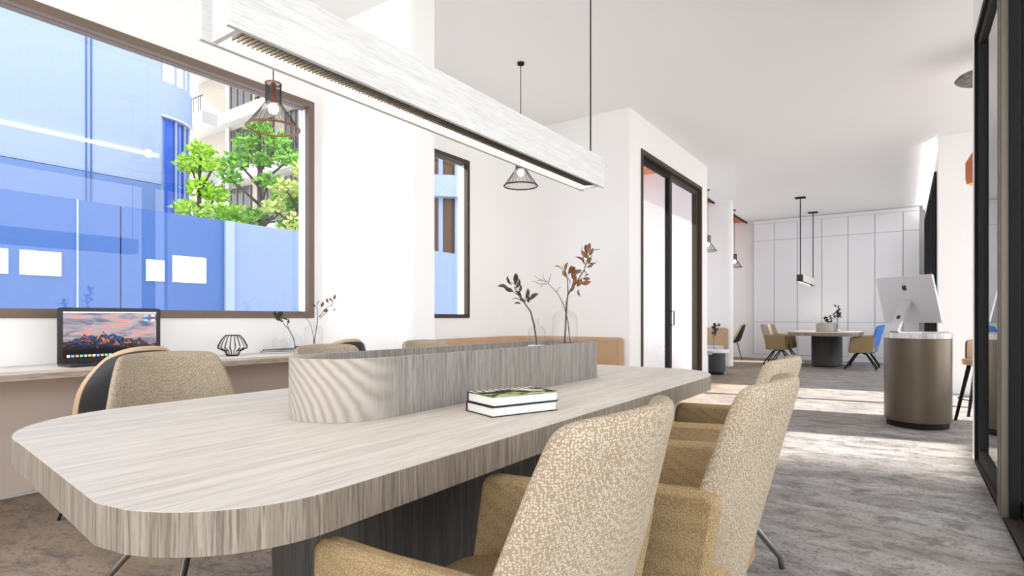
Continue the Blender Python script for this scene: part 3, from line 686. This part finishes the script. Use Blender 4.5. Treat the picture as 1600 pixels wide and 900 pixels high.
# ------------------------------------------------------------------ white cabinets
xs = [-3.25, -2.742, -2.207, -1.665, -1.106, -.559, -.012, .30]
for i, (a, b_) in enumerate(zip(xs, xs[1:])):
    nm = ['leftmost white cabinet column beside the far bay', 'second white cabinet column from the left', 'third white cabinet column from the left', 'middle white cabinet column behind the far table',
          'third white cabinet column from the right', 'second white cabinet column from the right', 'narrow rightmost white cabinet column by the black windows'][i]
    t = thing('cabinet', nm, 'cabinet', (a, 15.9, 0), 0, 'white cabinets on the far wall')
    wd = b_ - a
    MB().box(0, wd, .03, .19, 0, H - .01).build('carcass', mat('cabinet_gap', (.30, .30, .33), .6), t)
    g = .006
    for z0, z1 in ((.115, .945), (.953, 3.055), (3.063, 3.50)):
        MB().box(g, wd - g, 0, .03, z0, z1).build('door', WHITE_LAC, t)
    MB().box(0, wd, .008, .03, 3.506, H - .01).build('top_filler', WHITE_LAC, t); MB().box(0, wd, .008, .03, 0, .107).build('plinth', WHITE_LAC, t)

# ------------------------------------------------------------------ reception pedestal with desktop computer
DSK = (.11, 6.86, 0)
t = thing('reception_desk', 'rounded bronze pedestal desk with a white marble top', 'desk', DSK)
def ell(rx, ry, n=48, e=2.0): return [(rx * math.copysign(abs(math.cos(2 * PI * k / n)) ** (2 / e), math.cos(2 * PI * k / n)), ry * math.copysign(abs(math.sin(2 * PI * k / n)) ** (2 / e), math.sin(2 * PI * k / n))) for k in range(n)]
def bodymat():
    m = mat('bronze_body', (.125, .10, .072), .34, .6); return m
MB().prism(ell(.275, .31), .06, .85).build('body', bodymat(), t, smooth=math.radians(30))
MB().prism(ell(.255, .29), 0, .06).build('plinth', BLACK, t, smooth=math.radians(30))
mm = mat('white_marble', (.7, .7, .7), .25); N, L, b = nodes(mm); L.new(ramp(N, L, noise(N, L, coords(N, L, (14, 14, 1.5)), 1.5, 5, .6), [(.35, (.42, .40, .40)), (.5, (.66, .65, .64)), (.65, (.80, .79, .78))]), b.inputs['Base Color'])
MB().prism(ell(.28, .315), .855, .905).build('desk_top', mm, t, smooth=math.radians(30)); MB().prism(ell(.262, .295), .85, .855).build('shadow_gap', BLACK, t)
# computer seen from behind (its back faces the camera)
ic = thing('desktop_computer', 'silver desktop computer seen from behind on the bronze desk', 'computer', (.07, 6.84, .9055), -.80)
def tilt(m, a=math.radians(14), z0=.10):
    m.v = [(x, y * math.cos(a) - (z - z0) * math.sin(a), z0 + (z - z0) * math.cos(a) + y * math.sin(a)) for x, y, z in m.v]; return m
cs = MB().prism(rrect(-.325, .325, .10, .565, .012, 4), -.006, .012, 'y'); tilt(cs).build('screen_case', ALU, ic, bevel=.002)
tilt(MB().prism(rrect(-.315, .315, .11, .555, .01, 4), .0125, .0145, 'y')).build('display', BLACKCOVER, ic)
st = MB().prism([(-.055, .30), (-.068, .318), (-.085, .300), (-.212, .040), (-.218, .018), (-.200, .002), (-.18, 0), (.06, 0), (.06, .007), (-.175, .010), (-.195, .024), (-.188, .045)], -.055, .055, 'x')
st.build('stand', ALU, ic, smooth=math.radians(25))
n_ = 20; hp = [(.020 * math.cos(2 * PI * k / n_), .020 * math.sin(2 * PI * k / n_)) for k in range(n_)]
hd = MB().add([(a, -.156 - .003 + b * .44, .155 + b * .90) for a, b in hp] + [(a, -.156 + .004 + b * .44, .155 + b * .90) for a, b in hp], [tuple(range(n_)), tuple(range(n_, 2 * n_))] + [(k, (k + 1) % n_, n_ + (k + 1) % n_, n_ + k) for k in range(n_)])
hd.build('cable_hole', BLACKCOVER, ic)
def emblem(s, cx, cz):
    o = [(0, .28), (.16, .38), (.36, .36), (.47, .26), (.36, .12), (.36, -.02), (.50, -.16), (.40, -.38), (.24, -.52), (.12, -.52), (0, -.46), (-.12, -.52), (-.24, -.52), (-.40, -.36), (-.50, -.08), (-.48, .18), (-.34, .36), (-.16, .38)]
    m = MB(); m.prism([(cx + x * s, cz + z * s) for x, z in o], -.0072, -.0062, 'y')
    m.prism([(cx + x * s, cz + z * s) for x, z in [(0, .44), (.03, .60), (.20, .74), (.19, .58)]], -.0072, -.0062, 'y'); return tilt(m)
emblem(.055, .0, .455).build('emblem', BLACKCOVER, ic, label='black fruit emblem')
kb = thing('keyboard', 'slim white keyboard lying behind the silver computer', 'keyboard', (.25, 7.0, .9055), .1)
MB().prism(rrect(-.12, .12, -.05, .05, .01, 3), 0, .008).build('keyboard_body', mat('white_plastic', (.75, .72, .66), .4), kb)
k2 = MB(); [k2.box(-.112 + c * .0188, -.097 + c * .0188, -.042 + r * .018, -.028 + r * .018, .008, .0095) for c in range(12) for r in range(5)]; k2.build('keys', mat('key_white', (.8, .8, .8), .5), kb)
# bar stool
t = thing('bar_stool', 'tan leather bar stool with black legs behind the reception desk', 'stool', (.68, 7.5, 0), -PI / 2 - .35)
def bp(u, v, off):
    a = (u * 2 - 1) * 1.15; r = .20 + off; return (-r * math.cos(a) , r * math.sin(a), .60 + .24 * v * (1 - .12 * abs(u * 2 - 1) ** 3))
sheet(lambda u, v: bp(u, v, -.02), lambda u, v: bp(u, v, .0), 10, 4).build('backrest', TANLEATHER, t, True, sub=1)
sheet(lambda u, v: bp(u, v, .001), lambda u, v: bp(u, v, .012), 10, 4).build('back_shell', DARKSHELL, t, True, sub=1)
MB().prism(arc(0, 0, .19, 0, 360, 24)[:-1], .57, .63).build('seat', TANLEATHER, t, bevel=.015, smooth=True)
for sx in (1, -1):
    for sy in (1, -1): MB().tube([(sx * .10, sy * .10, .572), (sx * .19, sy * .19, 0)], [.020, .014], 8).build('leg', BLACK, t, True)
MB().torus((0, 0, .22), .215, .006, 24, 6).build('foot_ring', BLACK, t, True)
# orange shade and disc lamp in the reception recess
t = thing('glass_pendant', 'faceted orange glass pendant partly hidden by the door jamb', 'pendant lamp', (.70, 7.5, 2.43))
OR = mat('orange_glass', (.55, .13, .04), .25)
MB().lathe([(.165, 0), (.175, .05), (.175, .22), (.11, .34)], seg=6, close=False).build('shade', OR, t)
MB().lathe([(.004, .03), (.05, .05), (.05, .10), (.01, .14)], seg=12).build('bulb', BULB, t, True)
MB().tube([(0, 0, .1), (0, 0, H - 2.43)], .005, 6).build('cord', BLACK, t)
t = thing('disc_lamp', 'dark grey disc ceiling lamp behind the door jamb', 'ceiling lamp', (.68, 7.0, 3.33))
dm = mat('mottled_grey_metal', (.13, .13, .12), .5, .3); N, L, b = nodes(dm); L.new(ramp(N, L, noise(N, L, coords(N, L, (1, 1, 1)), 14, 5, .7), [(.35, (.05, .05, .05)), (.65, (.26, .26, .24))]), b.inputs['Base Color'])
MB().lathe([(.26, 0), (.275, .012), (.26, .03), (.03, .05)], seg=40).build('disc', dm, t, smooth=math.radians(30)); MB().tube([(0, 0, .05), (0, 0, H - 3.33)], .01, 8).build('stem', BLACK, t)

# ------------------------------------------------------------------ bay with small round tables
def rtable(label, loc, r, bm, tm):
    t = thing('round_table', label, 'table', loc, 0, 'small round tables in the bay')
    MB().lathe([(r - .02, .40), (r, .41), (r, .45), (r - .01, .46)], seg=40).build('tabletop', tm, t, smooth=math.radians(30))
    MB().lathe([(r * .68, .05), (r * .68, .40)], seg=32).build('drum_base', bm, t, smooth=math.radians(30)); MB().lathe([(r * .6, 0), (r * .6, .05)], seg=32).build('plinth', BLACK, t, smooth=math.radians(30))
rtable('round white topped low table with a dark drum base', (-2.90, 10.95, 0), .24, DRUM, mat('white_table_top', (.75, .77, .82), .3))
rtable('round grey topped low table cut off by the door wall', (-3.0, 10.25, 0), .22, WHITE_LAC, mat('grey_table_top', (.28, .28, .29), .35))
t = thing('bench', 'tan backed bench against the partition behind the small round tables', 'bench', (-4.5, 12.8, 0))
bb = MB(); bb.prism(rrect(0, 1.38, .38, .84, [.02, .02, .07, .07], 6), -.06, 0, 'y'); bb.build('back_cushion', BENCHFAB, t, bevel=.01)
MB().box(0, 1.30, -.55, -.06, .36, .46).build('seat_cushion', mat('pale_cushion', (.55, .55, .56), .8), t, bevel=.02); MB().box(0, 1.30, -.53, -.01, 0, .36).build('bench_base', mat('blue_grey_base', (.35, .40, .52), .6), t)
sb = 10.7 / 889
for vx, vy, lab, tl in ((-2.92, 10.9, 'small glass vase on the white round table', 'dark twig in the vase on the white round table'), (-3.08, 10.3, 'small glass vase on the grey round table', 'dark twig in the vase on the grey round table')):
    vase(lab, (vx, vy, .4605), .05, .18, 'glass vases in the bay')
    ct = [[(0, 0), (0, -20), (2, -34)], [(0, -16), (-5, -26)]]
    cl = [(rr.uniform(-3, 6), rr.uniform(-37, -22), rr.uniform(-1, 1), rr.uniform(-.3, 1), 1.5) for _ in range(26)]
    twig(tl, (vx, vy, .47), [cv(b, 0, 0, sb) for b in ct], twlv(cl, 0, 0, sb), BLACKLEAF, 21, .05, .028, .005)

# ------------------------------------------------------------------ outside: blue buildings
def bluem(name, a, b_):
    m = mat(name, a, .8); N, L, b = nodes(m)
    k = noise(N, L, coords(N, L, (1, 1, 1)), 9, 5, .7)
    L.new(ramp(N, L, k, [(.3, a), (.7, b_)]), b.inputs['Base Color']); bump(N, L, b, k, .3, .02); return m
BLUE = bluem('sky_blue_render', (.24, .305, .45), (.26, .325, .48)); BLUE3 = bluem('mid_blue_render', (.105, .175, .38), (.115, .19, .40)); BLUE2 = bluem('blue_render', (.030, .088, .27), (.036, .098, .29))
BROWNGL = mat('brown_window_glass', (.07, .035, .015), .4, spec=.2); PALE_PANEL = mat('white_window_and_reflection', (.88, .88, .90), .6)
t = thing('tower_building', 'tall sky blue building with a rounded glazed corner bay', 'building', (-22, 0, 0))
MB().box(-6, 0, .6, 6.8, 5.86, 11.6).box(-6, 0, 6.8, 9.706, 5.86, 17).box(-6, 0, -16, .6, 5.86, 17).build('wall', BLUE, t); MB().box(-6, 0, -16, 9.706, -.13, 5.84).build('wall', BLUE3, t)  # unseen tall ends added to block sun from the table and far end
MB().box(-.01, .05, -16, 9.6, 6.80, 6.90).build('glow_strip', mat('reflected_line_glow', (1, 1, 1), .5, emit=(.9, .95, 1), es=1.2), t)  # added glowing line standing in for a reflection in the window glass
cx, cy, R_ = -1.75, 9.706, 1.75
q = arc(cx, cy, R_, 0, 130, 24) + [(cx - 1.5, cy)]
for z0, z1 in ((-.13, 4.66), (8.4, 9.62), (13.3, 17)): MB().prism(q, z0, z1).build('corner_band', BLUE, t, smooth=math.radians(25))  # topmost band is unseen, added to block the sun
q2 = arc(cx, cy, R_ - .18, 0, 130, 24) + [(cx - 1.2, cy)]
for z0, z1 in ((4.66, 8.4), (9.62, 13.3)):
    MB().prism(q2, z0, z1).build('bay_window', mat('deep_blue_glass', (.03, .10, .45), .06) if z0 < 5 else PALE_PANEL, t, smooth=math.radians(25))
    mu = MB()
    for a in (2, 22, 40, 55, 70): mu.tube([(cx + (R_ - .12) * math.cos(math.radians(a)), cy + (R_ - .12) * math.sin(math.radians(a)), z) for z in (z0, z1)], .045, 6)
    mu.build('mullion', BLUE, t)
MB().prism(arc(cx, cy, R_ + .02, 0, 130, 24) + [(cx, cy)], 8.33, 8.40).build('metal_trim', ALU, t)
jt = MB(); jt.box(0, .03, 7.4, 7.44, 0, 11.6).box(0, .03, 7.54, 7.58, 0, 11.6); jt.build('facade_joint', BLUE2, t)
t = thing('low_building', 'long low blue building with pale square panels standing in for glass reflections below the tower', 'building', (-12, 0, 0))
MB().box(-4, 0, -12, 4.58, -.13, 3.14).build('wall', BLUE2, t); MB().box(-2, 0, 4.605, 6.6, -.13, 3.14).build('wall', BLUE2, t); MB().box(-2, 0, 6.6, 15, -.13, 3.14).build('wall', bluem('blue_render_with_reflection', (.16, .225, .41), (.175, .24, .43)), t)  # last wall paler: reflection of the fin wall painted into its blue
for y0, y1, z0, z1 in ((1.9, 2.97, 1.77, 2.175), (3.117, 3.678, 1.77, 2.178), (5.019, 5.341, 1.77, 2.18), (5.496, 6.151, 1.77, 2.30), (-.5, .4, 1.77, 2.2)):
    w_ = MB().box(0, .03, y0, y1, z0, z1).build('window', PALE_PANEL, t)  # white panels paint in reflections of bright openings in the window glass
pil = MB().box(0, .06, 6.55, 6.75, 0, 3.14); pil.build('pilaster', BLUE, t)
for y in (3.9,): MB().box(0, .02, y, y + .03, 0, 3.14).build('joint', BLUE, t)
# curved blue block behind the narrow window
t = thing('round_building', 'round blue building with brown windows seen through the narrow window', 'building', (-17.3, 19.5, 0))
def cyl(r, z0, z1): return MB().lathe([(r, z0), (r, z1)], seg=64)
cyl(4.3, -.13, 12).build('glass_core', BROWNGL, t, smooth=math.radians(30))
for z0, z1 in ((-.13, 3.2), (5.6, 6.4), (9.0, 9.8)): cyl(4.7, z0, z1).build('balcony_band', BLUE, t, smooth=math.radians(30))
for k in range(44):
    a = 2 * PI * k / 44; MB().tube([(4.34 * math.cos(a), 4.34 * math.sin(a), z) for z in (3.2, 12)], .09, 6).build('mullion', BLUE, t)
# white apartment building
CREAM = mat('cream_render', (.40, .355, .285), .8); WREND = mat('white_render', (.50, .485, .46), .8); DGL = mat('dark_window_glass', (.03, .03, .035), .12)
t = thing('apartment_building', 'white apartment building with rounded balconies and dark railings', 'building', (-34, 17, 0))
MB().box(0, 10.5, 0, 8, -.13, 22).build('wall', CREAM, t)
for k, z in enumerate((2.1, 5.35, 8.55, 11.75, 14.95, 18.15)):
    sl = [(-1.0, .6)] + arc(.3, -.1, 1.3, 180, 270, 10) + [(3.2, -1.4), (3.2, -.6), (10.5, -.6), (10.5, 1), (-1.0, 1)]
    MB().prism(sl, z - .25, z + .38).build('balcony_slab', WREND, t, smooth=math.radians(25))
    rl = MB(); path = arc(.3, -.1, 1.22, 180, 270, 8) + [(3.1, -1.32)]
    for zz in (z + .40, z + 1.25): rl.tube([(x, y, zz) for x, y in path], .035, 5)
    seg = []
    for (a, b_) in zip(path, path[1:]):
        n = max(1, int(math.dist(a, b_) / .18)); seg += [(a[0] + (b_[0] - a[0]) * i / n, a[1] + (b_[1] - a[1]) * i / n) for i in range(n)]
    for x, y in seg: rl.tube([(x, y, z + .38), (x, y, z + 1.25)], .02, 4)
    for zz in (z + .5, z + 1.25): rl.tube([(6.8, -.55, zz), (10.4, -.55, zz)], .035, 5)
    for i in range(22): rl.tube([(6.8 + .17 * i, -.55, z + .38), (6.8 + .17 * i, -.55, z + 1.25)], .02, 4)
    rl.build('railing', BLACK, t)
    for x0, x1 in ((3.6, 5.6), (6.2, 7.6), (8.6, 10.0)):
        wf = MB().box(x0, x1, -.06, 0, z + .45, z + 2.75).build('window', DGL, t)
        mu = MB(); [mu.box(xx - .03, xx + .03, -.10, -.06, z + .45, z + 2.75) for xx in (x0 + .03, x0 + (x1 - x0) * .33, x0 + (x1 - x0) * .62, x1 - .03)]; mu.build('mullion', BROWNFR, wf)
    MB().box(3.2, 3.55, -.12, 0, z + .38, z + 2.95).build('pier', WREND, t)
# trees
GREEN = leafm('fresh_green_leaves', (.22, .50, .02), (.45, .70, .04)); GREEN2 = leafm('deep_green_leaves', (.07, .30, .015), (.24, .50, .03)); YEL = leafm('yellow_green_leaves', (.42, .55, .10), (.60, .66, .22))
def tree(label, loc, h, pads, m, seed, base=0):
    rnd = random.Random(seed); t = thing('tree', label, 'tree', loc, 0, 'trees outside the picture window')
    st = MB(); st.tube([(0, 0, 0), (.08, .05, h * .4), (-.05, 0, h * .75), (.05, 0, h * .95)], [.13, .10, .07, .02], 8)
    for (x, y, z, r, rz) in pads: st.tube([(0, 0, z - .9 if z > 2 else z - .3), (x * .5, y * .5, z - .45), (x, y, z - .05)], [.06, .045, .02], 6)
    st.build('trunk', STEM, t, True)
    lf = MB(); lf.raw = True
    for (x, y, z, r, rz) in pads:
        n = int(380 * r * r) + 60
        for _ in range(n):
            a = rnd.uniform(0, 2 * PI); el = rnd.uniform(-1, 1); rad = rnd.uniform(.55, 1) ** .5
            # lumpy edge
            lump = .8 + .25 * math.sin(a * 5 + z) * math.cos(el * 3)
            p_ = Vector((x + r * rad * lump * math.cos(a) * math.sqrt(1 - el * el * .6), y + r * rad * lump * math.sin(a) * math.sqrt(1 - el * el * .6), z + rz * el * rad))
            leaf(lf, p_, (rnd.uniform(-1, 1), rnd.uniform(-1, 1), rnd.uniform(-.2, 1)), rnd.uniform(.14, .26), rnd.uniform(.09, .15), rnd)
    lf.build('foliage', m, t)
R3 = RV
def pd(lst, D):
    o = []
    for a, z, r in lst: 
        o.append((RV.x * a, RV.y * a, z, r, r * .55))
    return o
# crowns listed as (across, height, radius)
tree('tall green tree in the middle of the picture window', (-18.4, 11.3, -.13), 8.0, pd([(0.0, 7.7, .5), (-.45, 7.2, .5), (.6, 7.2, .55), (1.0, 6.7, .5), (-.75, 6.6, .45), (.1, 6.6, .4), (.9, 5.6, .55), (.3, 5.9, .4), (-1.0, 6.0, .4), (.8, 5.1, .5), (-.1, 4.7, .5), (1.5, 5.3, .35), (-1.1, 4.5, .6), (-.6, 4.2, .5), (1.0, 4.3, .4)], 20), GREEN2, 31)
tree('bright green tree beside the rounded corner of the blue tower', (-20.3, 10.2, -.13), 7.4, pd([(0.1, 7.0, .45), (-.3, 6.5, .5), (.5, 6.5, .45), (.0, 5.7, .5), (.6, 5.5, .5), (-.4, 5.0, .5), (.5, 4.8, .6), (1.1, 4.8, .5), (-.3, 4.4, .5)], 20), GREEN, 32)
tree('pale yellow green tree at the right edge of the picture window', (-16.3, 11.5, -.13), 6.4, pd([(0.1, 6.0, .4), (-.5, 5.4, .45), (.4, 5.2, .4), (0, 4.2, .6), (.8, 4.0, .6), (-.9, 4.8, .4), (.4, 3.6, .5), (-.6, 3.8, .5), (1.3, 4.6, .4)], 20), YEL, 33)
